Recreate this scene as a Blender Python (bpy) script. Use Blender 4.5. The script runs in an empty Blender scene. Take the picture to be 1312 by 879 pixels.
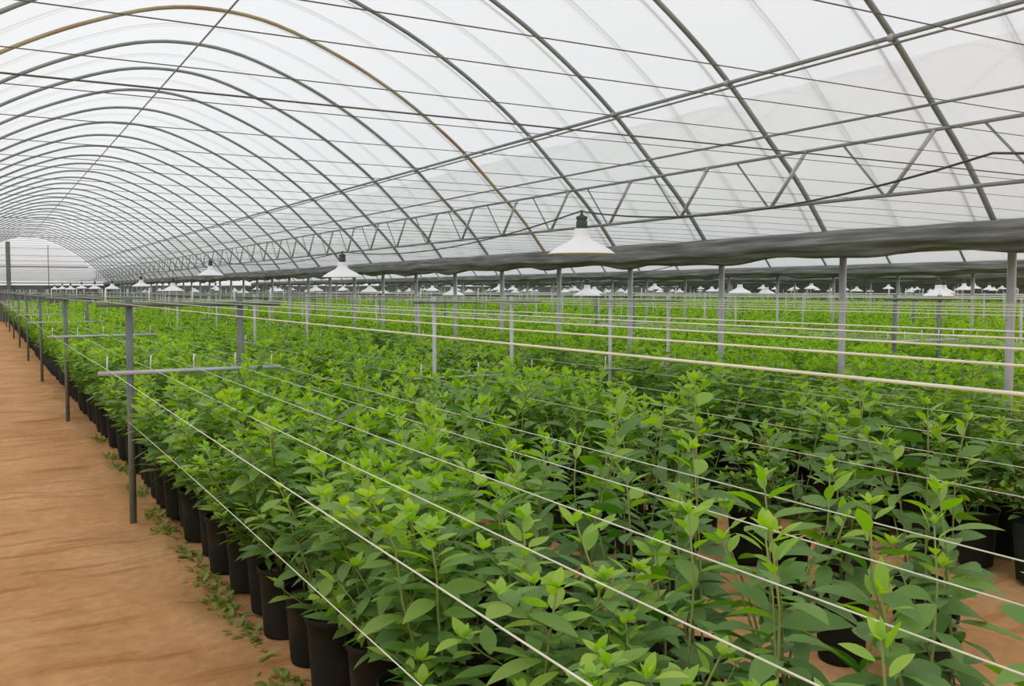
import bpy, math, random
import numpy as np

random.seed(7)
RNG = np.random.default_rng(11)
S = bpy.context.scene
COL = S.collection

# ------------------------------------------------------------------ camera
FPX = 1200.0
PITCH = math.atan(67.5 / FPX)
YAW = math.atan(678 * math.cos(PITCH) / FPX)
EYE = np.array([0.0, 0.0, 1.7])
FW = np.array([math.sin(YAW) * math.cos(PITCH), math.cos(YAW) * math.cos(PITCH), -math.sin(PITCH)])
RT = np.array([math.cos(YAW), -math.sin(YAW), 0.0])
UP = np.cross(RT, FW)
cam_data = bpy.data.cameras.new('camera')
cam_data.sensor_width = 36.0
cam_data.lens = FPX / 1312 * 36.0
cam_data.clip_start = 0.05
cam_data.clip_end = 400
cam = bpy.data.objects.new('camera', cam_data)
COL.objects.link(cam)
cam.location = EYE
cam.rotation_euler = (math.pi / 2 - PITCH, 0, -YAW)
S.camera = cam


def seen(x, y, z, margin=0):
    """depth of a world point if the photograph's frame holds it, else None (used to choose which plants get modelled one by one)"""
    v = np.array([x, y, z]) - EYE
    d = float(v @ FW)
    if d < 0.3:
        return None
    px, py = 656 + FPX * float(v @ RT) / d, 439.5 - FPX * float(v @ UP) / d
    if -margin < px < 1312 + margin and -margin < py < 879 + margin:
        return d
    return None


# ------------------------------------------------------------------ materials
def new_mat(name):
    m = bpy.data.materials.new(name)
    m.use_nodes = True
    nt = m.node_tree
    nt.nodes.clear()
    out = nt.nodes.new('ShaderNodeOutputMaterial')
    return m, nt, out


def node(nt, kind, **kw):
    n = nt.nodes.new(kind)
    for k, v in kw.items():
        if k in n.inputs:
            n.inputs[k].default_value = v
        else:
            setattr(n, k, v)
    return n


def ramp(nt, stops):
    r = nt.nodes.new('ShaderNodeValToRGB')
    el = r.color_ramp.elements
    while len(el) > 1:
        el.remove(el[-1])
    el[0].position, el[0].color = stops[0][0], (*stops[0][1], 1)
    for p, c in stops[1:]:
        e = el.new(p)
        e.color = (*c, 1)
    return r


def noisy(name, stops, scale=6, rough=0.6, metallic=0.0, stretch=(1, 1, 1), bump=0.0, detail=4, per_object=False, spec=0.5):
    m, nt, out = new_mat(name)
    tc = node(nt, 'ShaderNodeTexCoord')
    mp = node(nt, 'ShaderNodeMapping', Scale=stretch)
    nt.links.new(tc.outputs['Object'], mp.inputs[0])
    nz = node(nt, 'ShaderNodeTexNoise', Scale=scale, Detail=detail)
    if per_object:
        oi = node(nt, 'ShaderNodeObjectInfo')
        ml = node(nt, 'ShaderNodeMath', operation='MULTIPLY')
        ml.inputs[1].default_value = 37.0
        nt.links.new(oi.outputs['Random'], ml.inputs[0])
        ad = node(nt, 'ShaderNodeVectorMath', operation='ADD')
        nt.links.new(mp.outputs[0], ad.inputs[0])
        nt.links.new(ml.outputs[0], ad.inputs[1])
        nt.links.new(ad.outputs[0], nz.inputs['Vector'])
    else:
        nt.links.new(mp.outputs[0], nz.inputs['Vector'])
    rp = ramp(nt, stops)
    nt.links.new(nz.outputs['Fac'], rp.inputs[0])
    b = node(nt, 'ShaderNodeBsdfPrincipled', Roughness=rough, Metallic=metallic)
    b.inputs['Specular IOR Level'].default_value = spec
    nt.links.new(rp.outputs[0], b.inputs['Base Color'])
    if bump:
        bp = node(nt, 'ShaderNodeBump', Strength=bump, Distance=0.02)
        nt.links.new(nz.outputs['Fac'], bp.inputs['Height'])
        nt.links.new(bp.outputs[0], b.inputs['Normal'])
    nt.links.new(b.outputs[0], out.inputs[0])
    return m


GALV = noisy('galvanized_pipe', [(0.3, (0.21, 0.24, 0.23)), (0.62, (0.29, 0.32, 0.31)), (0.78, (0.27, 0.19, 0.13))], 2.2, 0.5, 0.25, per_object=True)
GALV_LIGHT = noisy('bright_galvanized', [(0.3, (0.42, 0.43, 0.44)), (0.7, (0.55, 0.56, 0.57))], 5, 0.45, 0.2)
POST = noisy('weathered_post', [(0.3, (0.13, 0.15, 0.145)), (0.6, (0.19, 0.215, 0.205)), (0.8, (0.21, 0.15, 0.11))], 4, 0.55, 0.2)
RUSTY = noisy('rusted_pipe', [(0.35, (0.25, 0.27, 0.24)), (0.5, (0.42, 0.36, 0.22)), (0.62, (0.34, 0.20, 0.13)), (0.75, (0.24, 0.22, 0.2))], 0.8, 0.65, 0.1)
WIRE = noisy('dark_wire', [(0.3, (0.10, 0.115, 0.11)), (0.75, (0.16, 0.17, 0.165))], 3, 0.6)
RUSTWIRE = noisy('rusty_wire', [(0.35, (0.10, 0.11, 0.105)), (0.6, (0.13, 0.12, 0.11)), (0.7, (0.28, 0.10, 0.08))], 1.1, 0.6)
ROPE = noisy('clear_rope', [(0.3, (0.05, 0.055, 0.055)), (0.7, (0.09, 0.10, 0.10))], 3, 0.7)
STRING = noisy('twine', [(0.3, (0.72, 0.74, 0.58)), (0.7, (0.85, 0.86, 0.74))], 8, 0.8)
NET = noisy('shade_net', [(0.25, (0.09, 0.095, 0.09)), (0.5, (0.17, 0.175, 0.165)), (0.75, (0.34, 0.345, 0.325))], 3.5, 0.75, stretch=(6, 0.5, 9), bump=0.4)
ENAMEL = noisy('white_enamel', [(0.3, (0.84, 0.84, 0.84)), (0.7, (0.9, 0.9, 0.9))], 4, 0.3)
SOCKET = noisy('black_bakelite', [(0.3, (0.025, 0.04, 0.035)), (0.7, (0.06, 0.08, 0.07))], 20, 0.5)
BULB = noisy('frosted_bulb', [(0.3, (0.8, 0.8, 0.78)), (0.7, (0.86, 0.86, 0.84))], 5, 0.25)
CABLE = noisy('black_cable', [(0.3, (0.035, 0.045, 0.042)), (0.7, (0.07, 0.08, 0.075))], 6, 0.6)
POT = noisy('black_nursery_plastic', [(0.3, (0.010, 0.012, 0.008)), (0.58, (0.018, 0.020, 0.013)), (0.8, (0.05, 0.036, 0.02))], 5, 0.75, per_object=True, spec=0.2)
PSOIL = noisy('potting_mix', [(0.3, (0.05, 0.032, 0.02)), (0.7, (0.16, 0.09, 0.05))], 30, 0.95, bump=0.6)
BARK = noisy('green_bark', [(0.3, (0.20, 0.26, 0.06)), (0.6, (0.28, 0.32, 0.09)), (0.8, (0.26, 0.16, 0.07))], 9, 0.6)


def leaf_material(name, dark, mid, light, under, transl=0.35):
    m, nt, out = new_mat(name)
    at = node(nt, 'ShaderNodeAttribute', attribute_name='tone')
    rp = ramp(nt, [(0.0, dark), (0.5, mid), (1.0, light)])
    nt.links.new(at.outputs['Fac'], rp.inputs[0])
    ge = node(nt, 'ShaderNodeNewGeometry')
    mx = node(nt, 'ShaderNodeMix', data_type='RGBA')
    nt.links.new(ge.outputs['Backfacing'], mx.inputs[0])
    nt.links.new(rp.outputs[0], mx.inputs[6])
    mu = node(nt, 'ShaderNodeMix', data_type='RGBA')
    mu.inputs[0].default_value = 0.6
    nt.links.new(rp.outputs[0], mu.inputs[6])
    mu.inputs[7].default_value = (*under, 1)
    nt.links.new(mu.outputs[2], mx.inputs[7])
    b = node(nt, 'ShaderNodeBsdfPrincipled', Roughness=0.5)
    b.inputs['Specular IOR Level'].default_value = 0.3
    nt.links.new(mx.outputs[2], b.inputs['Base Color'])
    t = node(nt, 'ShaderNodeBsdfTranslucent')
    hs = node(nt, 'ShaderNodeHueSaturation', Saturation=1.15, Value=1.5)
    nt.links.new(rp.outputs[0], hs.inputs['Color'])
    nt.links.new(hs.outputs[0], t.inputs['Color'])
    ms = node(nt, 'ShaderNodeMixShader', Fac=transl)
    nt.links.new(b.outputs[0], ms.inputs[1])
    nt.links.new(t.outputs[0], ms.inputs[2])
    nt.links.new(ms.outputs[0], out.inputs[0])
    return m


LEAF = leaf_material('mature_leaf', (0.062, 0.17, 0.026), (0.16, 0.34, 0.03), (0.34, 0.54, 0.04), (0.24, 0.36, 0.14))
SHOOT = leaf_material('young_leaf', (0.18, 0.41, 0.035), (0.32, 0.57, 0.045), (0.48, 0.67, 0.06), (0.38, 0.52, 0.14), 0.4)
WEED = leaf_material('weed_leaf', (0.16, 0.25, 0.03), (0.28, 0.36, 0.05), (0.40, 0.44, 0.08), (0.30, 0.36, 0.12), 0.3)


def film_material(name, clear, tint=(0.93, 0.94, 0.95)):
    m, nt, out = new_mat(name)
    tr = node(nt, 'ShaderNodeBsdfTransparent', Color=(0.97, 0.975, 0.98, 1))
    tl = node(nt, 'ShaderNodeBsdfTranslucent', Color=(*tint, 1))
    df = node(nt, 'ShaderNodeBsdfDiffuse', Color=(*tint, 1))
    m1 = node(nt, 'ShaderNodeMixShader', Fac=0.3)
    nt.links.new(tl.outputs[0], m1.inputs[1])
    nt.links.new(df.outputs[0], m1.inputs[2])
    tc = node(nt, 'ShaderNodeTexCoord')
    mp = node(nt, 'ShaderNodeMapping', Scale=(0.5, 1.6, 0.5))
    nt.links.new(tc.outputs['Object'], mp.inputs[0])
    nz = node(nt, 'ShaderNodeTexNoise', Scale=1.2, Detail=3)
    nt.links.new(mp.outputs[0], nz.inputs['Vector'])
    mr = node(nt, 'ShaderNodeMapRange')
    mr.inputs['To Min'].default_value = 1 - clear - 0.06
    mr.inputs['To Max'].default_value = 1 - clear + 0.06
    nt.links.new(nz.outputs['Fac'], mr.inputs['Value'])
    m2 = node(nt, 'ShaderNodeMixShader')
    nt.links.new(mr.outputs[0], m2.inputs[0])
    nt.links.new(tr.outputs[0], m2.inputs[1])
    nt.links.new(m1.outputs[0], m2.inputs[2])
    nt.links.new(m2.outputs[0], out.inputs[0])
    return m


FILM = film_material('polythene_film', 0.22)


def soil_material():
    m, nt, out = new_mat('orange_dirt')
    tc = node(nt, 'ShaderNodeTexCoord')
    n1 = node(nt, 'ShaderNodeTexNoise', Scale=0.9, Detail=5)
    n2 = node(nt, 'ShaderNodeTexNoise', Scale=14, Detail=6)
    mp = node(nt, 'ShaderNodeMapping', Scale=(0.8, 4.5, 1))
    n3 = node(nt, 'ShaderNodeTexNoise', Scale=1.3, Detail=4)
    nt.links.new(tc.outputs['Object'], n1.inputs['Vector'])
    nt.links.new(tc.outputs['Object'], n2.inputs['Vector'])
    nt.links.new(tc.outputs['Object'], mp.inputs[0])
    nt.links.new(mp.outputs[0], n3.inputs['Vector'])
    r1 = ramp(nt, [(0.3, (0.50, 0.26, 0.11)), (0.5, (0.60, 0.33, 0.15)), (0.7, (0.68, 0.40, 0.20))])
    nt.links.new(n1.outputs['Fac'], r1.inputs[0])
    r3 = ramp(nt, [(0.34, (0.72, 0.60, 0.50)), (0.46, (1, 1, 1)), (0.64, (1.0, 1.0, 1.0)), (0.74, (1.08, 1.08, 1.05))])  # streaks across the ground: shadows and ridges painted into the soil colour
    nt.links.new(n3.outputs['Fac'], r3.inputs[0])
    r2 = ramp(nt, [(0.3, (0.88, 0.86, 0.84)), (0.7, (1.08, 1.06, 1.04))])
    nt.links.new(n2.outputs['Fac'], r2.inputs[0])
    a = node(nt, 'ShaderNodeMix', data_type='RGBA', blend_type='MULTIPLY')
    a.inputs[0].default_value = 0.8
    nt.links.new(r1.outputs[0], a.inputs[6])
    nt.links.new(r3.outputs[0], a.inputs[7])
    c = node(nt, 'ShaderNodeMix', data_type='RGBA', blend_type='MULTIPLY')
    c.inputs[0].default_value = 1
    nt.links.new(a.outputs[2], c.inputs[6])
    nt.links.new(r2.outputs[0], c.inputs[7])
    b = node(nt, 'ShaderNodeBsdfPrincipled', Roughness=0.95)
    b.inputs['Specular IOR Level'].default_value = 0.1
    nt.links.new(c.outputs[2], b.inputs['Base Color'])
    bp = node(nt, 'ShaderNodeBump', Strength=0.5, Distance=0.02)
    nt.links.new(n2.outputs['Fac'], bp.inputs['Height'])
    nt.links.new(bp.outputs[0], b.inputs['Normal'])
    nt.links.new(b.outputs[0], out.inputs[0])
    return m


SOIL = soil_material()


# ------------------------------------------------------------------ mesh helpers
class MB:
    def __init__(self):
        self.v, self.f, self.n = [], [], 0

    def add(self, verts, faces):
        self.v.extend([tuple(map(float, p)) for p in verts])
        self.f.extend([tuple(int(i) + self.n for i in fc) for fc in faces])
        self.n += len(verts)

    def tube(self, pts, r, sides=8, caps=True):
        pts = np.array(pts, float)
        n = len(pts)
        rr = np.full(n, r) if np.isscalar(r) else np.array(r)
        tan = np.gradient(pts, axis=0)
        tan /= np.linalg.norm(tan, axis=1)[:, None] + 1e-12
        ref = np.array([0, 0, 1.0]) if abs(tan[0][2]) < 0.9 else np.array([0, 1.0, 0])
        verts = []
        for i in range(n):
            u = np.cross(ref, tan[i])
            if np.linalg.norm(u) < 1e-4:
                u = np.cross(np.array([1.0, 0, 0]), tan[i])
            u /= np.linalg.norm(u)
            w = np.cross(tan[i], u)
            ref = w if abs(tan[i][2]) > 0.9 else ref
            for k in range(sides):
                a = 2 * math.pi * k / sides
                verts.append(pts[i] + rr[i] * (math.cos(a) * u + math.sin(a) * w))
        faces = []
        for i in range(n - 1):
            for k in range(sides):
                k2 = (k + 1) % sides
                faces.append((i * sides + k, i * sides + k2, (i + 1) * sides + k2, (i + 1) * sides + k))
        if caps:
            faces.append(tuple(range(sides))[::-1])
            faces.append(tuple((n - 1) * sides + k for k in range(sides)))
        self.add(verts, faces)
        return self

    def box(self, x0, x1, y0, y1, z0, z1):
        v = [(x, y, z) for z in (z0, z1) for y in (y0, y1) for x in (x0, x1)]
        self.add(v, [(0, 2, 3, 1), (4, 5, 7, 6), (0, 1, 5, 4), (2, 6, 7, 3), (0, 4, 6, 2), (1, 3, 7, 5)])
        return self

    def lathe(self, prof, seg=24):
        verts, faces = [], []
        for r, z in prof:
            for k in range(seg):
                a = 2 * math.pi * k / seg
                verts.append((r * math.cos(a), r * math.sin(a), z))
        for i in range(len(prof) - 1):
            for k in range(seg):
                k2 = (k + 1) % seg
                faces.append((i * seg + k, i * seg + k2, (i + 1) * seg + k2, (i + 1) * seg + k))
        self.add(verts, faces)
        return self

    def mesh(self, name, mat, smooth=True):
        me = bpy.data.meshes.new(name)
        me.from_pydata(self.v, [], self.f)
        me.materials.append(mat)
        if smooth:
            me.polygons.foreach_set('use_smooth', [True] * len(me.polygons))
        me.update()
        return me

    def build(self, name, mat, parent=None, smooth=True):
        return link(name, self.mesh(name, mat, smooth), parent)


def link(name, me, parent=None):
    o = bpy.data.objects.new(name, me)
    COL.objects.link(o)
    if parent is not None:
        o.parent = parent
    return o


def tag(o, label, cat, group=None, kind=None):
    o['label'] = label
    o['category'] = cat
    if group:
        o['group'] = group
    if kind:
        o['kind'] = kind
    return o


def empty(name, loc=(0, 0, 0), rz=0.0):
    o = bpy.data.objects.new(name, None)
    o.empty_display_size = 0.1
    COL.objects.link(o)
    o.location = loc
    o.rotation_euler = (0, 0, rz)
    return o


def copy_tree(o, parent=None):
    c = o.copy()
    COL.objects.link(c)
    if parent is not None:
        c.parent = parent
    for ch in [k for k in bpy.data.objects if k.parent == o]:
        copy_tree(ch, c)
    return c


def nth(n):
    suf = 'th' if 10 <= n % 100 <= 20 else {1: 'st', 2: 'nd', 3: 'rd'}.get(n % 10, 'th')
    return f'{n}{suf}'


# ------------------------------------------------------------------ the tunnels
SPAN = 8.32
Y_END = 58.0
Y_START = -3.44                       # one bow pitch grid, behind the camera
PITCH_B = 1.5
BOW_Y0 = 4.06
VALLEY = [6.36 + SPAN * k for k in range(6)]      # gutter lines
NT = 6
MID0 = 2.2
TUN = ['main tunnel', 'second tunnel', 'third tunnel', 'fourth tunnel', 'fifth tunnel', 'sixth tunnel']
HALF = [(0, 4.59), (0.6, 4.52), (1.3, 4.27), (1.9, 3.97), (2.4, 3.65), (2.83, 3.32), (3.3, 2.88), (3.64, 2.55), (3.95, 2.17), (4.06, 2.03)]


def catmull(pts, sub=4):
    p = [np.array(q, float) for q in pts]
    p = [np.array([-p[1][0], p[1][1]])] + p + [2 * p[-1] - p[-2]]
    out = []
    for i in range(1, len(p) - 2):
        for s in range(sub):
            t = s / sub
            out.append(0.5 * ((2 * p[i]) + (-p[i - 1] + p[i + 1]) * t + (2 * p[i - 1] - 5 * p[i] + 4 * p[i + 1] - p[i + 2]) * t * t + (-p[i - 1] + 3 * p[i] - 3 * p[i + 1] + p[i + 2]) * t ** 3))
    out.append(p[-2])
    return out


HP = catmull(HALF)
PROFILE = [(-q[0], q[1]) for q in HP[::-1]] + [(q[0], q[1]) for q in HP[1:]]   # dx from ridge, z


def roof_z(dx):
    xs = [q[0] for q in PROFILE]
    zs = [q[1] for q in PROFILE]
    return float(np.interp(dx, xs, zs))


def offset_profile(d):
    pr = np.array(PROFILE)
    t = np.gradient(pr, axis=0)
    t /= np.linalg.norm(t, axis=1)[:, None]
    nrm = np.stack([-t[:, 1], t[:, 0]], 1)
    return pr + nrm * d


# film of each tunnel: a sheet over the bows, pulled a little inwards between them
def film_sheet(y0, y1, step=0.25):
    ys = np.arange(y0, y1 + 1e-6, step)
    base, low = offset_profile(0.024), offset_profile(0.010)
    verts, faces = [], []
    m = len(base)
    for y in ys:
        w = 0.5 - 0.5 * math.cos(2 * math.pi * (y - BOW_Y0) / PITCH_B)
        pr = base * (1 - w) + low * w
        verts += [(q[0], y, q[1]) for q in pr]
    for i in range(len(ys) - 1):
        for k in range(m - 1):
            faces.append((i * m + k, (i + 1) * m + k, (i + 1) * m + k + 1, i * m + k + 1))
    mb = MB()
    mb.add(verts, faces)
    return mb.mesh('polythene_roof', FILM)


film_me = film_sheet(Y_START, Y_END)
for k in range(NT):
    o = link('ceiling', film_me)
    o.location.x = MID0 + SPAN * k
    o['kind'] = 'structure'

# bows
bow_me = MB().tube([(q[0], 0, q[1]) for q in PROFILE], 0.020, 8).mesh('roof_bow', GALV)
rusty_me = bow_me.copy()
rusty_me.materials[0] = RUSTY
n_bow = [0] * NT
for k in range(NT):
    mx = MID0 + SPAN * k
    for j in range(-1, 37):
        y = BOW_Y0 + PITCH_B * j
        if y > Y_END - 0.2:
            break
        if k == 0 and j < 0:
            continue
        if k > 0 and y < 0.66 * (mx - 4.2) + 0.3:
            continue
        o = link('roof_bow', rusty_me if k == 0 and j == 4 else bow_me)
        o.location = (mx, y, 0)
        n_bow[k] += 1
        tag(o, f'arched {"rust-streaked" if k == 0 and j == 4 else "grey"} roof pipe, {nth(n_bow[k])} from the near end of the {TUN[k]}', 'arched pipe', f'roof bows of the {TUN[k]}')

# ropes pressing the film down from outside
rope_me = MB().tube([(q[0], 0, q[1]) for q in offset_profile(0.033)[1:-1]], 0.006, 5).mesh('film_rope', ROPE)
n = 0
for j in range(-1, 24):
    for off in (0.16, 0.80):
        y = BOW_Y0 + PITCH_B * j + off
        if y < 3.0:
            continue
        o = link('film_rope', rope_me)
        o.location = (MID0, y, 0)
        n += 1
        tag(o, f'thin rope over the outside of the film, {nth(n)} from the near end', 'rope', 'hold-down ropes over the main tunnel')

# ridge pipe, purlins, lattice girder of the main tunnel
o = MB().tube([(MID0 + 0.06, Y_START, 4.545), (MID0 + 0.06, 20, 4.545), (MID0 + 0.06, Y_END, 4.545)], 0.010, 8).build('ridge_pipe', GALV)
tag(o, 'thin ridge pipe running along the very top under the arched roof pipes', 'purlin')
pu = empty('roof_purlin', (5.03, 0, 3.29))
tag(pu, 'long double side pipe tied under the arched roof pipes, highest below the ridge', 'purlin')
MB().tube([(0, Y_START, 0), (0, 25, 0), (0, Y_END, 0)], 0.0155, 8).build('pipe', GALV, pu)
MB().tube([(0.026, Y_START, -0.034), (0.026, 25, -0.034), (0.026, Y_END, -0.034)], 0.008, 6).build('tie_rod', GALV, pu)
cl = MB()
for j in range(0, 36):
    y = BOW_Y0 + PITCH_B * j
    cl.tube([(-0.03, y - 0.015, 0.02), (0.0, y, 0.028), (0.035, y + 0.012, -0.004)], 0.026, 6)
    if j < 12:
        cb = MB()
        cb.tube([(-0.02, y - 0.022, 0.0), (0, y, 0.0), (0.03, y + 0.022, 0.0)], 0.022, 8)
        cb.build('clamp', GALV_LIGHT, pu)
o = MB().tube([(5.44, Y_START, 2.915), (5.44, 25, 2.915), (5.44, Y_END, 2.915)], 0.010, 7).build('roof_purlin', GALV)
tag(o, 'slim side pipe under the arched roof pipes just above the zigzag lattice girder', 'purlin')

gi = empty('lattice_girder', (5.5, 0, 0))
tag(gi, 'long lattice girder with zigzag struts above the gutter of the main tunnel', 'girder')
ZT, ZB, GP = 1.7 + 1.058, 1.7 + 0.66, 1.11
MB().tube([(0, Y_START, ZT), (0, 25, ZT), (0, Y_END, ZT)], 0.0125, 8).build('top_chord', GALV, gi)
MB().tube([(0, Y_START, ZB), (0, 25, ZB), (0, Y_END, ZB)], 0.0135, 8).build('bottom_chord', GALV, gi)
thick = MB().tube([(0, 0, ZB), (0, -0.36, ZT)], 0.015, 8).mesh('strut', GALV_LIGHT)
thin = MB().tube([(0, 0.03, ZB), (0, 0.40, ZT)], 0.0085, 6).mesh('strut', GALV)
y = 4.43 - GP * 2
while y < Y_END - 0.6:
    for me in (thick, thin):
        o = link('strut', me, gi)
        o.location.y = y
    y += GP

# ------------------------------------------------------------------ gutters, posts, rolled shade nets
gutter_prof = [(-0.16, 2.19), (-0.165, 2.20), (-0.13, 2.05), (-0.07, 2.00), (0.07, 2.00), (0.13, 2.05), (0.165, 2.20), (0.16, 2.19), (0.125, 2.06), (0.065, 2.012), (-0.065, 2.012), (-0.125, 2.06)]


def extrude_y(prof, y0, y1):
    mb = MB()
    m = len(prof)
    mb.add([(x, y, z) for y in (y0, y1) for x, z in prof], [(k, (k + 1) % m, m + (k + 1) % m, m + k) for k in range(m)])
    return mb


gut_me = extrude_y(gutter_prof, Y_START, Y_END).mesh('valley_gutter', GALV_LIGHT, smooth=False)
GUT = ['the ' + t for t in TUN]
for k in range(NT):
    o = link('valley_gutter', gut_me)
    o.location.x = VALLEY[k]
    tag(o, f'grey metal gutter along the far side of {GUT[k]}, above its row of posts', 'gutter')


def net_roll(seed, y0):
    r = np.random.default_rng(seed)
    ys = np.arange(y0, Y_END - 0.1, 0.11)
    seg = 26
    ph = r.uniform(0, 6.28, 12)
    verts, faces = [], []
    for y in ys:
        sag = 0.018 * math.sin(2 * math.pi * y / 1.5 + ph[0]) + 0.014 * math.sin(y * 1.1 + ph[1]) + 0.008 * math.sin(y * 7.3 + ph[2])
        for q in range(seg):
            a = 2 * math.pi * q / seg
            fold = 1 + 0.13 * math.sin(6 * a + 1.2 * math.sin(y * 0.9 + ph[3])) + 0.08 * math.sin(11 * a + 1.5 * math.sin(y * 1.7 + ph[4])) + 0.05 * math.sin(y * 5.1 + 3 * a + ph[5])
            rx, rz = 0.125 * fold, 0.105 * fold
            z = 2.075 + rz * math.sin(a)
            if math.sin(a) < 0:
                z += sag * -math.sin(a)
            verts.append((rx * math.cos(a), y, min(z, 2.19)))
    for i in range(len(ys) - 1):
        for q in range(seg):
            q2 = (q + 1) % seg
            faces.append((i * seg + q, i * seg + q2, (i + 1) * seg + q2, (i + 1) * seg + q))
    m = len(ys) - 1
    faces.append(tuple(range(seg)))
    faces.append(tuple(m * seg + q for q in range(seg))[::-1])
    mb = MB()
    mb.add(verts, faces)
    return mb.mesh('shade_net_roll', NET)


for k in range(NT):
    o = link('shade_net_roll', net_roll(20 + k, 1.2 if k == 0 else 5.0 + 3 * k))
    o.location.x = VALLEY[k] - 0.275
    tag(o, f'dark grey shade net bunched up along the gutter of {GUT[k]}', 'shade net')

post_me = MB().tube([(0, 0, -0.05), (0, 0, 1.0), (0, 0, 2.005)], 0.030, 12).mesh('gutter_post', GALV_LIGHT)
for k in range(NT):
    n = 0
    step = 1 if k < 2 else 2
    for j in range(0, 36, step):
        y = BOW_Y0 + PITCH_B * j
        if seen(VALLEY[k], y, 1.9, 30) is None:
            continue
        n += 1
        o = link('gutter_post', post_me)
        o.location = (VALLEY[k], y, 0)
        tag(o, f'round galvanized post, {nth(n)} from the near end under the gutter of {GUT[k]}', 'post', f'posts under the gutter of {GUT[k]}')

# ------------------------------------------------------------------ overhead wires across the main tunnel
WZ = 2.20
wy = [v * 0.909 for v in (1.28, 1.74, 2.0, 2.41, 2.72, 2.86, 3.34, 3.84, 4.27, 4.62, 5.17)]
while wy[-1] + 0.428 < Y_END - 0.4:
    wy.append(wy[-1] + 0.428)
for i, y in enumerate(wy):
    r = 0.0014 if i not in (4,) else 0.0027
    if i > 10 and i % 6 == 4:
        r = 0.0025
    sag = 0.012 * math.sin(i * 2.1)
    pts = [(x, y, WZ - 0.03 * (abs(x - 2.2) / 4.0) ** 6 - 0.006 * (1 + math.sin(i)) * (1 - ((x - 2.2) / 4.1) ** 2)) for x in np.linspace(-1.8, 6.16, 16)]
    o = MB().tube(pts, r, 5).build('overhead_wire', RUSTWIRE if i == 4 else WIRE)
    tag(o, f'taut overhead wire across the main tunnel, {nth(i + 1)} from the near end', 'wire', 'wires across the main tunnel')

# ------------------------------------------------------------------ end walls
WALLNET = noisy('insect_net', [(0.3, (0.13, 0.135, 0.13)), (0.7, (0.20, 0.205, 0.20))], 2.0, 0.9, stretch=(1, 1, 6))


def sheet_wall(name, verts, faces, mat=None):
    mb = MB()
    mb.add(verts, faces)
    o = mb.build(name, mat or FILM, smooth=False)
    o['kind'] = 'structure'
    return o


WN = 1.98
v, f = [], []
for k in range(NT):
    b = len(v)
    xs = [MID0 + SPAN * k + q[0] for q in PROFILE]
    v += [(x, Y_END, WN) for x in xs] + [(x, Y_END, q[1]) for x, q in zip(xs, PROFILE)]
    m = len(xs)
    f += [(b + i, b + i + 1, b + m + i + 1, b + m + i) for i in range(m - 1)]
sheet_wall('wall_back', v, f, film_material('clear_film', 0.6))
XR = VALLEY[NT - 1] + 0.3
sheet_wall('wall_back', [(-2, Y_END, 0), (XR, Y_END, 0), (XR, Y_END, WN), (-2, Y_END, WN)], [(0, 1, 2, 3)], WALLNET)
sheet_wall('wall_right', [(XR, 10, 0), (XR, Y_END, 0), (XR, Y_END, 2.1), (XR, 10, 2.1)], [(0, 1, 2, 3)], WALLNET)
XL = MID0 - 4.1
sheet_wall('wall_left', [(XL, Y_START, 0), (XL, Y_END, 0), (XL, Y_END, 2.03), (XL, Y_START, 2.03)], [(3, 2, 1, 0)])
o = MB().box(1.13, 1.35, Y_END - 0.28, Y_END - 0.06, 0, 4.34).build('end_wall_column', POST, smooth=False)
tag(o, 'dark square column standing at the far end wall of the main tunnel', 'column')
for i, (x, z) in enumerate(((3.2, 4.2),)):
    o = MB().tube([(x, Y_END - 0.1, 0), (x, Y_END - 0.1, z)], 0.02, 8).build('end_wall_stud', POST)
    tag(o, 'slim upright pipe on the far end wall, beyond the dark square column', 'pipe')
for i, z in enumerate((2.1, 3.0)):
    o = MB().tube([(-1.7, Y_END - 0.16, z), (6.2, Y_END - 0.16, z)] if z < 2.5 else [(-0.9, Y_END - 0.16, z), (5.2, Y_END - 0.16, z)], 0.03, 8).build('end_wall_rail', POST)
    tag(o, ('lower' if i == 0 else 'upper') + ' horizontal rail across the far end wall of the main tunnel', 'rail')

# ------------------------------------------------------------------ ground
def ground_z(x, y):
    z = 0.010 * math.sin(x * 2.3 + 1.1 * math.sin(y * 0.9)) + 0.008 * math.sin(y * 3.1 + 1.7 * math.sin(x * 1.3)) + 0.006 * math.sin(x * 9 + y * 5)
    edge = math.exp(-((x - 0.98 - 0.06 * math.sin(y * 2.2) - 0.05 * math.sin(y * 5.7)) / 0.07) ** 2)
    return z - 0.02 + 0.03 * edge * (0.6 + 0.4 * math.sin(y * 3.9 + 1))


mb = MB()
xs = np.concatenate([[-40, -12, -4], np.arange(-2.2, 6.4, 0.07), [7, 9, 13, 20, 30, 50, 70]])
ys = np.concatenate([[-30, -10, -3], np.arange(-1, 22, 0.11), [24, 27, 31, 36, 42, 50, 60, 80, 110]])
nx = len(xs)
vv = [(x, y, ground_z(x, y) if -2.2 <= x <= 6.4 and -1 <= y <= 22 else -0.02) for y in ys for x in xs]
mb.add(vv, [(j * nx + i, j * nx + i + 1, (j + 1) * nx + i + 1, (j + 1) * nx + i) for j in range(len(ys) - 1) for i in range(nx - 1)])
fl = mb.build('floor', SOIL)
fl['kind'] = 'structure'

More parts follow.
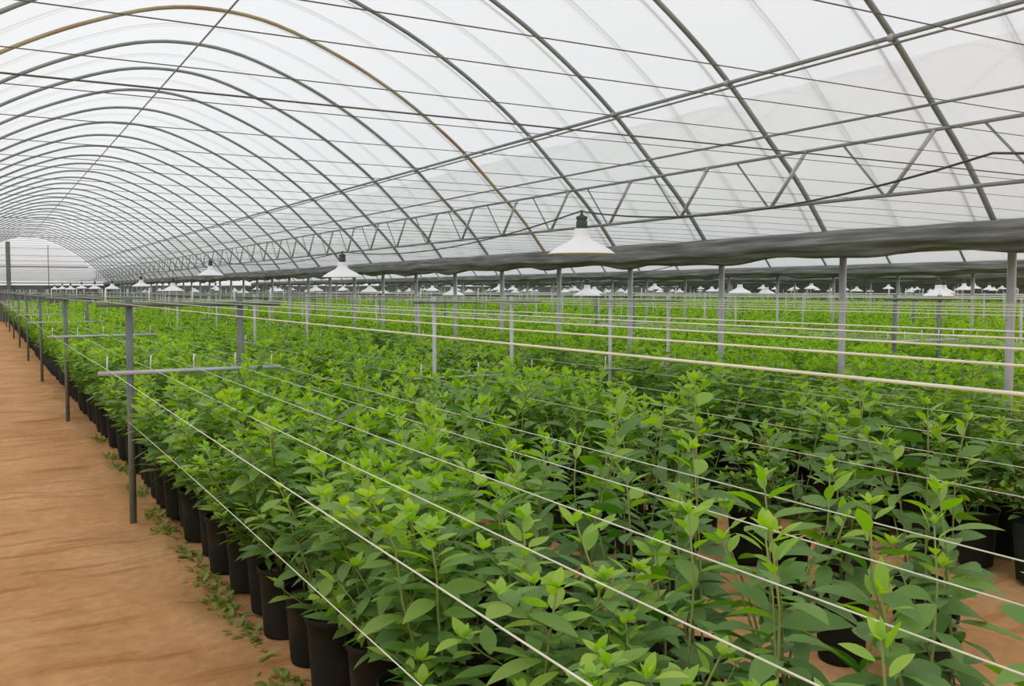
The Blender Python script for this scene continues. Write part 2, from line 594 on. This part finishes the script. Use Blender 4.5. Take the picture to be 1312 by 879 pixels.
# ------------------------------------------------------------------ lamps and their cables
def lamp_proto():
    t = empty('pendant_lamp')
    MB().lathe([(0.0, 0.150), (0.043, 0.150), (0.045, 0.142), (0.047, 0.118), (0.052, 0.100), (0.066, 0.082), (0.100, 0.064), (0.140, 0.044), (0.178, 0.020), (0.200, 0.002),
                (0.203, -0.002), (0.199, -0.003), (0.176, 0.014), (0.138, 0.038), (0.098, 0.058), (0.062, 0.076), (0.045, 0.096), (0.0, 0.10)], 32).build('lamp_shade', ENAMEL, t)
    s = MB().lathe([(0.0, 0.262), (0.006, 0.262), (0.007, 0.238), (0.016, 0.230), (0.034, 0.222), (0.036, 0.212), (0.030, 0.206), (0.030, 0.196), (0.034, 0.192), (0.034, 0.160), (0.028, 0.149), (0.0, 0.149)], 18).build('socket', SOCKET, t)
    MB().lathe([(0.0, 0.102), (0.016, 0.098), (0.018, 0.085), (0.026, 0.068), (0.032, 0.050), (0.028, 0.030), (0.014, 0.018), (0.0, 0.015)], 14).build('bulb', BULB, t)
    return t


LP = lamp_proto()
first = True
lamp_sets = []
main = [(4.73, 1.92), (9.05, 1.833), (15.3, 1.936), (18.7, 1.69), (22.8, 1.79), (28.3, 1.74), (33.0, 1.75), (37.6, 1.77), (42.5, 1.74), (47.2, 1.76), (52.4, 1.75)]
lamp_sets.append((0, 3.15, main))
for k, x in [(k, xx + SPAN * k) for k in range(1, NT) for xx in (-0.9, 3.15)]:
    lst = []
    y = max(0.60 * x + 1.2 + random.random(), 11.0 if x < 9 else 0)
    while y < 56:
        lst.append((y, 1.60 + 0.17 * random.random()))
        y += 4.2 + random.uniform(-0.4, 0.4)
    lamp_sets.append((k, x, lst))
for k, x, lst in lamp_sets:
    pts_att = []
    side = '' if k == 0 else ('near half, ' if x < MID0 + SPAN * k else 'far half, ')
    for i, (y, z) in enumerate(lst):
        t = LP if first else copy_tree(LP)
        first = False
        dx = 0.0 if k == 0 else random.uniform(-0.3, 0.3)
        t.location = (x, y, z)
        tag(t, f'white flared lamp with black socket, {nth(i + 1)} from the near end, {side}{TUN[k]}', 'lamp', f'hanging lamps of the {TUN[k]}')
        top = z + 0.262
        at = max(top - 0.008, 2.08 if k == 0 else top - 0.008)
        if at > top + 0.01:
            MB().tube([(0, 0, 0.255), (0, 0, at - z)], 0.005, 6).build('drop_cord', CABLE, t)
        pts_att.append((y, at))
    # cable sagging from lamp to lamp
    path = []
    start = (2.1, 2.19) if k == 0 else (pts_att[0][0] - 2.5, 2.1)
    seq = [start] + pts_att + [(Y_END - 0.3, 2.12)]
    if k == 0:
        seq = [(-0.8, 2.2)] + seq
    for (ya, za), (yb, zb) in zip(seq[:-1], seq[1:]):
        for s in np.linspace(0, 1, 13)[:-1]:
            path.append((x + 0.01 * math.sin(ya + s), ya + (yb - ya) * s, za + (zb - za) * s - (0.11 if k == 0 and ya < 12 else 0.06) * 4 * s * (1 - s)))
    path.append((x, seq[-1][0], seq[-1][1]))
    o = MB().tube(path, 0.0048, 7).build('lamp_cable', CABLE)
    tag(o, f'black electric cable sagging from lamp to lamp along the {side}{TUN[k]}', 'cable')

# ------------------------------------------------------------------ trellis frames and strings
BEDS = [('first bed', [1.28, 1.63, 1.98, 2.33], 0.70, 2.02, (0.92, 1.72)),
        ('second bed', [3.42, 3.78, 4.14], 3.15, 4.40, (3.36, 4.12)),
        ('third bed', [5.35, 5.72], 5.05, 6.05, (5.2, 5.9))]
FRAME_Y = [7.31 + 6.1 * j for j in range(9)]
ZLOW, ZTOP = 1.12, 1.615
STR_A = [0.775, 1.07, 1.375, 1.68, 1.96]


def frame_tree(x0, x1, posts, strings, ZLOW, rb=0.0165):
    t = empty('pipe_trellis')
    for px in posts:
        MB().tube([(px, 0, -0.06), (px, 0, 0.8), (px, 0, ZTOP + 0.03)], 0.025 if rb > 0.012 else 0.018, 10).build('post', POST if rb > 0.012 else GALV_LIGHT, t)
    for z in (ZLOW, ZTOP):
        MB().tube([(x0, -0.034, z - 0.018), ((x0 + x1) / 2, -0.036, z - 0.018), (x1, -0.034, z - 0.018)], rb, 8).build('crossbar', GALV_LIGHT if z < 1.3 else POST, t)
    peg = MB().tube([(0, -0.036, ZLOW - 0.01), (0, -0.036, ZLOW + 0.055), (0.004, -0.036, ZLOW + 0.105)], 0.005, 6).mesh('peg', ENAMEL)
    for x in strings:
        for dz in (0, ZTOP - ZLOW):
            o = link('peg', peg, t)
            o.location = (x - 0.012, 0, dz)
    return t


def string_mesh(y0, y1, r, sag, seed):
    rr = random.Random(seed)
    pts = []
    knots = [y0] + [y for y in FRAME_Y if y0 < y < y1] + [y1]
    for ya, yb in zip(knots[:-1], knots[1:]):
        for s in np.linspace(0, 1, 7)[:-1]:
            pts.append((0.004 * math.sin(3 * s + ya), ya + (yb - ya) * s, -sag * 4 * s * (1 - s)))
    pts.append((0, y1, 0))
    return MB().tube(pts, r, 5).mesh('trellis_string', STRING)


# the three beds of the main tunnel, the same pattern again in the second and third tunnels
protos = {}
for k in range(3):
    for b, (bname, rows, x0, x1, posts) in enumerate(BEDS):
        n_s = 5 if b == 0 else 3
        strs = STR_A if b == 0 else list(np.linspace(x0 + 0.08, x1 - 0.08, n_s))
        dx = SPAN * k
        nm = bname if k == 0 else f'{bname} of the {TUN[k]}'
        n = 0
        for j, y in enumerate(FRAME_Y):
            if k > 0 and (y > 45 or seen(posts[0] + dx, y, 1.5, 20) is None):
                continue
            if b not in protos:
                protos[b] = frame_tree(x0, x1, posts, strs, ZLOW if b == 0 else 0.97, 0.0165 if b == 0 else 0.009)
                t = protos[b]
            else:
                t = copy_tree(protos[b])
            t.location = (dx, y, 0)
            n += 1
            tag(t, f'two-post pipe frame, {nth(n)} from the near end of the {nm}', 'trellis frame', f'trellis frames of the {nm}')
        y0 = -1.2 if k == 0 else max(0.5, 0.6 * (x0 + dx) - 1.0)
        lo = string_mesh(y0, Y_END - 1.5, 0.0021, 0.012, 1)
        hi = string_mesh(y0, Y_END - 1.5, 0.0019, 0.006, 2)
        for i, x in enumerate(strs):
            if k < 2:
                o = link('trellis_string', lo)
                o.location = (x + dx, 0, ZLOW if b == 0 else 0.97)
                tag(o, f'pale twine on the lower crossbars, {nth(i + 1)} from the path, {nm}', 'string', f'lower strings of the {nm}')
            o = link('trellis_string', hi)
            o.location = (x + dx, 0, ZTOP)
            tag(o, f'pale twine on the upper crossbars, {nth(i + 1)} from the path, {nm}', 'string', f'upper strings of the {nm}')
o = MB().tube([(0.895, y, 0.75 - 0.004 * math.sin(y)) for y in np.linspace(-1.2, 7.31, 12)], 0.0019, 5).build('trellis_string', STRING)
tag(o, 'pale twine tied knee-high to the frame post beside the dirt path', 'string')


# ------------------------------------------------------------------ plants
W_T = np.array([0.06, 0.2, 0.38, 0.56, 0.74, 0.89])
W_P = np.array([0.30, 0.74, 0.98, 0.96, 0.70, 0.34])


def leaves_hi(B, az, el, L, Wd, roll, droop):
    """curved, folded, pointed leaves"""
    n = len(L)
    a = np.stack([np.cos(az) * np.cos(el), np.sin(az) * np.cos(el), np.sin(el)], 1)
    s0 = np.stack([-np.sin(az), np.cos(az), np.zeros(n)], 1)
    nn = np.cross(a, s0)
    s = s0 * np.cos(roll)[:, None] + nn * np.sin(roll)[:, None]
    nn = np.cross(a, s)
    R = len(W_T)
    K = 3 * R + 2
    V = np.zeros((n, K, 3))
    zz = np.array([0, 0, 1.0])
    V[:, 0] = B
    for i in range(R):
        t, w = W_T[i], W_P[i]
        mid = B + a * (L * t)[:, None] - zz * (droop * L * t * t)[:, None]
        half = (Wd * 0.5 * w)[:, None]
        V[:, 1 + 3 * i] = mid + s * half + nn * half * 0.28
        V[:, 2 + 3 * i] = mid
        V[:, 3 + 3 * i] = mid - s * half + nn * half * 0.28
    V[:, K - 1] = B + a * L[:, None] - zz * (droop * L)[:, None]
    F = [(0, 2, 1), (0, 3, 2)]
    for i in range(R - 1):
        p, q = 1 + 3 * i, 4 + 3 * i
        F += [(p, p + 1, q + 1), (p, q + 1, q), (p + 1, p + 2, q + 2), (p + 1, q + 2, q + 1)]
    p = 1 + 3 * (R - 1)
    F += [(p, p + 1, K - 1), (p + 1, p + 2, K - 1)]
    # winding so that the upper side is the front
    F = np.array([(q[0], q[2], q[1]) for q in F])
    faces = (F[None] + (np.arange(n) * K)[:, None, None]).reshape(-1, 3)
    return V.reshape(-1, 3), faces, K


def leaves_lo(B, az, el, L, Wd, roll, droop):
    n = len(L)
    a = np.stack([np.cos(az) * np.cos(el), np.sin(az) * np.cos(el), np.sin(el)], 1)
    s0 = np.stack([-np.sin(az), np.cos(az), np.zeros(n)], 1)
    nn = np.cross(a, s0)
    s = s0 * np.cos(roll)[:, None] + nn * np.sin(roll)[:, None]
    nn = np.cross(a, s)
    V = np.zeros((n, 4, 3))
    zz = np.array([0, 0, 1.0])
    V[:, 0] = B
    mid = B + a * (L * 0.5)[:, None] - zz * (droop * L * 0.25)[:, None]
    half = (Wd * 0.56)[:, None]
    V[:, 1] = mid + s * half + nn * half * 0.25
    V[:, 2] = B + a * L[:, None] - zz * (droop * L)[:, None]
    V[:, 3] = mid - s * half + nn * half * 0.25
    F = np.array([(0, 1, 2), (0, 2, 3)])
    F = np.array([(q[0], q[2], q[1]) for q in F])
    faces = (F[None] + (np.arange(n) * 4)[:, None, None]).reshape(-1, 3)
    return V.reshape(-1, 3), faces, 4


POT_H = 0.345


def grow(rng, H=1.05, stems=3, big=1.0, dens=1.0, spread=0.16, branchy=True, thr=0.25, tone=0.34, tuft=0.055):
    """stems as polylines; leaf table columns: base xyz, azimuth, elevation, length, width, roll, droop, tone; shoots the same"""
    lines, lf, sh = [], [], []

    def leafy(path, r0, first, top=True, small=1.0):
        path = np.array(path)
        seglen = np.linalg.norm(np.diff(path, axis=0), axis=1)
        cum = np.concatenate([[0], np.cumsum(seglen)])
        tot = cum[-1]
        lines.append((path, r0))
        az = rng.uniform(0, 6.28)
        d = first
        while d < tot:
            t = d / tot
            p = np.array([np.interp(d, cum, path[:, c]) for c in range(3)])
            az += 2.4 + rng.normal(0, 0.25)
            young = max(0.0, (t - 0.72) / 0.28) if top else max(0.0, (t - 0.85) / 0.3)
            L = (0.118 * big * small) * rng.uniform(0.75, 1.25) * (1 - 0.55 * young)
            el = rng.normal(0.25, 0.25) + 0.55 * young
            base = p + 0.012 * np.array([math.cos(az), math.sin(az), 0.3])
            row = [*base, az, el, L, L * rng.uniform(0.34, 0.45), rng.normal(0, 0.35), rng.uniform(0.05, 0.5) * (1 - 0.7 * young),
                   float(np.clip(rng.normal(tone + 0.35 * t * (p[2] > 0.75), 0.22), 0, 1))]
            (sh if young > thr else lf).append(row)
            d += (0.031 if not top else 0.030) * rng.uniform(0.75, 1.3) * big ** 0.5 / dens * (1 - 0.45 * young)
        if top or rng.random() < 0.7:                      # terminal tuft
            p = path[-1]
            for q in range(int(rng.integers(4, 7))):
                az += 2.4
                L = tuft * big * rng.uniform(0.7, 1.3)
                sh.append([*p, az, rng.uniform(0.5, 1.25), L, L * 0.42, rng.normal(0, 0.3), 0.1, float(rng.uniform(0.3, 1))])

    for s in range(stems):
        az = rng.uniform(0, 6.28)
        r = rng.uniform(0.02, 0.06)
        lean = rng.uniform(0.35, 1.15) * spread
        top = H * rng.uniform(0.82, 1.05)
        p0 = np.array([r * math.cos(az), r * math.sin(az), POT_H - 0.05])
        pts = []
        for t in np.linspace(0, 1, 6):
            pts.append(p0 + np.array([lean * math.cos(az) * t ** 1.3, lean * math.sin(az) * t ** 1.3, (top - p0[2]) * t]) + np.array([rng.normal(0, 0.008), rng.normal(0, 0.008), 0]) * (t > 0))
        leafy(pts, 0.0055, 0.10)
        if branchy:
            for q in range(int(rng.integers(4, 7))):
                t = rng.uniform(0.05, 0.85)
                i = int(t * 5)
                b = pts[i] + (pts[i + 1] - pts[i]) * (t * 5 - i)
                ba = rng.uniform(0, 6.28)
                bl = rng.uniform(0.15, 0.30)
                path = [b + np.array([math.cos(ba) * bl * u * 0.75, math.sin(ba) * bl * u * 0.75, bl * (0.45 * u + 0.3 * u * u)]) for u in (0, 0.35, 0.7, 1)]
                leafy(path, 0.003, 0.05, top=False, small=0.9)
    return lines, np.array(lf), np.array(sh)


def tri_mesh(name, V, F, mats, tone=None, midx=None, smooth=True):
    me = bpy.data.meshes.new(name)
    nf = len(F)
    me.vertices.add(len(V))
    me.vertices.foreach_set('co', np.ascontiguousarray(V, dtype=np.float32).ravel())
    me.loops.add(nf * 3)
    me.loops.foreach_set('vertex_index', np.ascontiguousarray(F, dtype=np.int32).ravel())
    me.polygons.add(nf)
    me.polygons.foreach_set('loop_start', np.arange(0, nf * 3, 3, dtype=np.int32))
    for m in mats:
        me.materials.append(m)
    if midx is not None:
        me.polygons.foreach_set('material_index', np.ascontiguousarray(midx, dtype=np.int32))
    if smooth:
        me.polygons.foreach_set('use_smooth', np.ones(nf, dtype=bool))
    if tone is not None:
        at = me.attributes.new('tone', 'FLOAT', 'POINT')
        at.data.foreach_set('value', np.ascontiguousarray(tone, dtype=np.float32))
    me.update(calc_edges=True)
    me.validate()
    return me


def leaf_mesh(name, T, mat):
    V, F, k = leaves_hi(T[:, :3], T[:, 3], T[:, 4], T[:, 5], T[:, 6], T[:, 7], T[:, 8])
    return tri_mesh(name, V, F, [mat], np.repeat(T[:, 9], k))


pot_prof = [(0.0, 0.0), (0.098, 0.0), (0.102, 0.012), (0.112, 0.17), (0.122, POT_H - 0.03), (0.130, POT_H - 0.028), (0.132, POT_H - 0.004), (0.128, POT_H), (0.121, POT_H - 0.004), (0.118, POT_H - 0.06)]
pot_me = MB().lathe(pot_prof, 22).mesh('pot', POT)
mb = MB()
vs = [(0, 0, POT_H - 0.035)]
for q in range(18):
    a = 2 * math.pi * q / 18
    vs.append((0.117 * math.cos(a), 0.117 * math.sin(a), POT_H - 0.045 + 0.006 * math.sin(5 * a)))
mb.add(vs, [(0, 1 + q, 1 + (q + 1) % 18) for q in range(18)])
psoil_me = mb.mesh('potting_soil', PSOIL)


def plant_meshes(seed, **kw):
    lines, lf, sh = grow(np.random.default_rng(seed), **kw)
    st = MB()
    for path, r in lines:
        st.tube(path, np.linspace(r, r * 0.45, len(path)), 5)
    return {'stem': st.mesh('stem', BARK), 'foliage': leaf_mesh('foliage', lf, LEAF), 'shoots': leaf_mesh('young_leaves', sh, SHOOT), 'tables': (lf, sh)}


VARIANTS = [plant_meshes(100 + i, H=0.98 + 0.035 * (i % 7), stems=3 + (i % 2), dens=1.25, big=[0.92, 0.82, 1.02][i % 3], spread=0.21 + 0.03 * (i % 3)) for i in range(12)]
TALL = [plant_meshes(300 + i, H=1.14 + 0.03 * i, stems=3, big=1.4, dens=0.85, spread=0.22, branchy=False, thr=0.6, tone=0.08, tuft=0.033) for i in range(4)]


def make_plant(mset, x, y, rz, sc, label, group, wide=1.0):
    t = empty('potted_shrub', (x, y, 0.0), rz)
    tag(t, label, 'potted plant', group)
    for nm, me in (('pot', pot_me), ('potting_soil', psoil_me)):
        link(nm, me, t)
    for nm, key in (('stem', 'stem'), ('foliage', 'foliage'), ('young_leaves', 'shoots')):
        o = link(nm, mset[key], t)
        o.scale = (wide, wide, sc)
    return t


# every plant position, bed by bed
PBEDS = [BEDS + [], ] + [BEDS + [('bed', [-1.35, -0.98, -0.6, -0.2, 0.2], 0, 0, (0, 0)), ('bed', [2.6, 4.6, 6.2 - SPAN], 0, 0, (0, 0))] for _ in range(NT - 1)]
plants = []      # x, y, row index, tunnel, depth or None
row_id = 0
for k in range(NT):
    for b, (bname, rows, x0, x1, posts) in enumerate(PBEDS[k]):
        for q, rx in enumerate(rows):
            x = rx + SPAN * k
            y = 0.95 + 0.13 * (q % 2) + (0.45 if q == 2 and b == 0 and k == 0 else 0.0)
            if k == 0 and b == 1:
                y = 2.55 + 0.3 * q
            if k == 0 and b == 2:
                y = 2.8
            if k > 0:
                y = max(0.9, 0.60 * x - 1.5)
            step = 0.40 if k == 0 else 0.46
            while y < Y_END - 1.0:
                if k == 0 and ((y < 2.4 and q >= 1 and b == 0 and random.random() < 0.22) or (b == 1 and y < 5.6 and random.random() < 0.3)):
                    y += step
                    continue
                jx, jy = random.uniform(-0.03, 0.03), random.uniform(-0.04, 0.04)
                px, py = x + jx, y + jy
                d = seen(px, py, 0.75)
                d2 = seen(px, py, 1.0)
                plants.append((px, py, row_id, k, d or d2))
                y += step
            row_id += 1

SPARSE = [(4.0, 2.2, 1.2)]
inview = sorted([p for p in plants if p[4] is not None and p[3] == 0], key=lambda p: p[4])[:300]
chosen = set((p[0], p[1]) for p in inview)
ROWN = ['row edging the path'] + [f'{nth(q)} row from the path' for q in range(2, 10)]
for r in range(9):
    rowp = sorted([p for p in inview if p[2] == r], key=lambda p: p[1])
    for i, p in enumerate(rowp):
        tall = (r >= 1 and p[4] < 4.2 and random.random() < 0.8) or (3 <= r <= 6 and p[4] < 6.5 and random.random() < 0.75)
        ms = random.choice(TALL) if tall else random.choice(VARIANTS)
        hh = random.uniform(0.86, 1.08)
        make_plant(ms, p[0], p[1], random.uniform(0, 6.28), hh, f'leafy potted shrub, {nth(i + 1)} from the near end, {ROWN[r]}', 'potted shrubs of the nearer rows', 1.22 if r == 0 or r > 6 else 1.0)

# all the others: one mass of the same plants
Vs, Fs, Ts, Ms, nv = [], [], [], [], 0
ring = [(math.cos(2 * math.pi * q / 8), math.sin(2 * math.pi * q / 8)) for q in range(8)]
potV = np.array([(0.10 * c, 0.10 * s, 0) for c, s in ring] + [(0.13 * c, 0.13 * s, POT_H) for c, s in ring] + [(0, 0, POT_H - 0.03)])
potF = np.array([f for q in range(8) for f in ((q, (q + 1) % 8, 8 + (q + 1) % 8), (q, 8 + (q + 1) % 8, 8 + q), (8 + q, 8 + (q + 1) % 8, 16))])
for p in plants:
    if (p[0], p[1]) in chosen:
        continue
    x, y = p[0], p[1]
    depth = float((np.array([x, y, 0.8]) - EYE) @ FW)
    if p[4] is None and (depth > 8 and seen(x, y, 0.8, 160) is None):
        continue
    if p[4] is None and p[3] > 0:
        continue
    lf, sh = VARIANTS[int(RNG.integers(len(VARIANTS)))]['tables']
    T = np.concatenate([lf, sh])
    isS = np.concatenate([np.zeros(len(lf), int), np.ones(len(sh), int)])
    if depth < 9:
        keep, gs = 1.0, 1.0
    elif depth < 18:
        keep, gs = 0.62, 1.15
    elif depth < 32:
        keep, gs = 0.36, 1.4
    else:
        keep, gs = 0.2, 1.75
    sel = RNG.random(len(T)) < keep
    T, isS = T[sel].copy(), isS[sel]
    rz = RNG.uniform(0, 6.28)
    c, s = math.cos(rz), math.sin(rz)
    bx, by = T[:, 0] * c - T[:, 1] * s + x, T[:, 0] * s + T[:, 1] * c + y
    hz = RNG.uniform(0.86, 1.08)
    B = np.stack([bx, by, T[:, 2] * hz], 1)
    fn = leaves_hi if depth < 9 else leaves_lo
    V, F, kk = fn(B, T[:, 3] + rz, T[:, 4], T[:, 5] * gs, T[:, 6] * gs, T[:, 7], T[:, 8])
    Vs.append(V)
    Fs.append(F + nv)
    nv += len(V)
    Ts.append(np.repeat(T[:, 9], kk))
    Ms.append(np.repeat(isS, len(F) // max(1, len(T))))
    if p[3] == 0:
        Vs.append(potV + np.array([x, y, 0]))
        Fs.append(potF + nv)
        nv += len(potV)
        Ts.append(np.zeros(len(potV)))
        Ms.append(np.full(len(potF), 2))
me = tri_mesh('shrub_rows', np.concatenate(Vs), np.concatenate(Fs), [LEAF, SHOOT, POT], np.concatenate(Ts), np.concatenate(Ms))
o = link('shrub_rows', me)
tag(o, 'mass of green potted shrubs in long rows reaching back to the far tunnels', 'potted plants', kind='stuff')

# weeds along the feet of the pots by the path
T = []
wr = np.random.default_rng(5)
for y0 in (3.9, 4.6, 5.1, 5.3, 5.6, 6.2, 6.9, 7.5, 8.4, 9.6, 10.3, 11.5):
    for q in range(45):
        x = 1.10 + wr.normal(0, 0.04)
        y = y0 + wr.normal(0, 0.12)
        L = wr.uniform(0.04, 0.10)
        T.append([x, y, ground_z(x, y) - 0.004, wr.uniform(0, 6.28), wr.uniform(0.2, 1.2), L, L * 0.35, wr.normal(0, 0.3), 0.3, wr.uniform(0, 1)])
o = link('weeds', leaf_mesh('weeds', np.array(T), WEED))
tag(o, 'low yellow-green weeds growing at the feet of the pots beside the path', 'weeds', kind='stuff')

# ------------------------------------------------------------------ light: a bright overcast sky
w = bpy.data.worlds.new('overcast')
S.world = w
w.use_nodes = True
nt = w.node_tree
nt.nodes.clear()
out = nt.nodes.new('ShaderNodeOutputWorld')
bg = nt.nodes.new('ShaderNodeBackground')
bg.inputs['Color'].default_value = (0.95, 0.97, 1.0, 1)
bg.inputs['Strength'].default_value = 1.0
nt.links.new(bg.outputs[0], out.inputs[0])
sd = bpy.data.lights.new('sun', 'SUN')
sd.energy = 1.1
sd.angle = math.radians(50)
so = bpy.data.objects.new('sun', sd)
COL.objects.link(so)
so.rotation_euler = (math.radians(28), math.radians(-18), 0)

S.cycles.max_bounces = 8
S.cycles.transparent_max_bounces = 24
S.cycles.use_denoising = True
vs = S.view_settings
vs.view_transform = 'Standard'
vs.look = 'None'
vs.gamma = 1.0
vs.use_curve_mapping = False
vs.exposure = 0.0
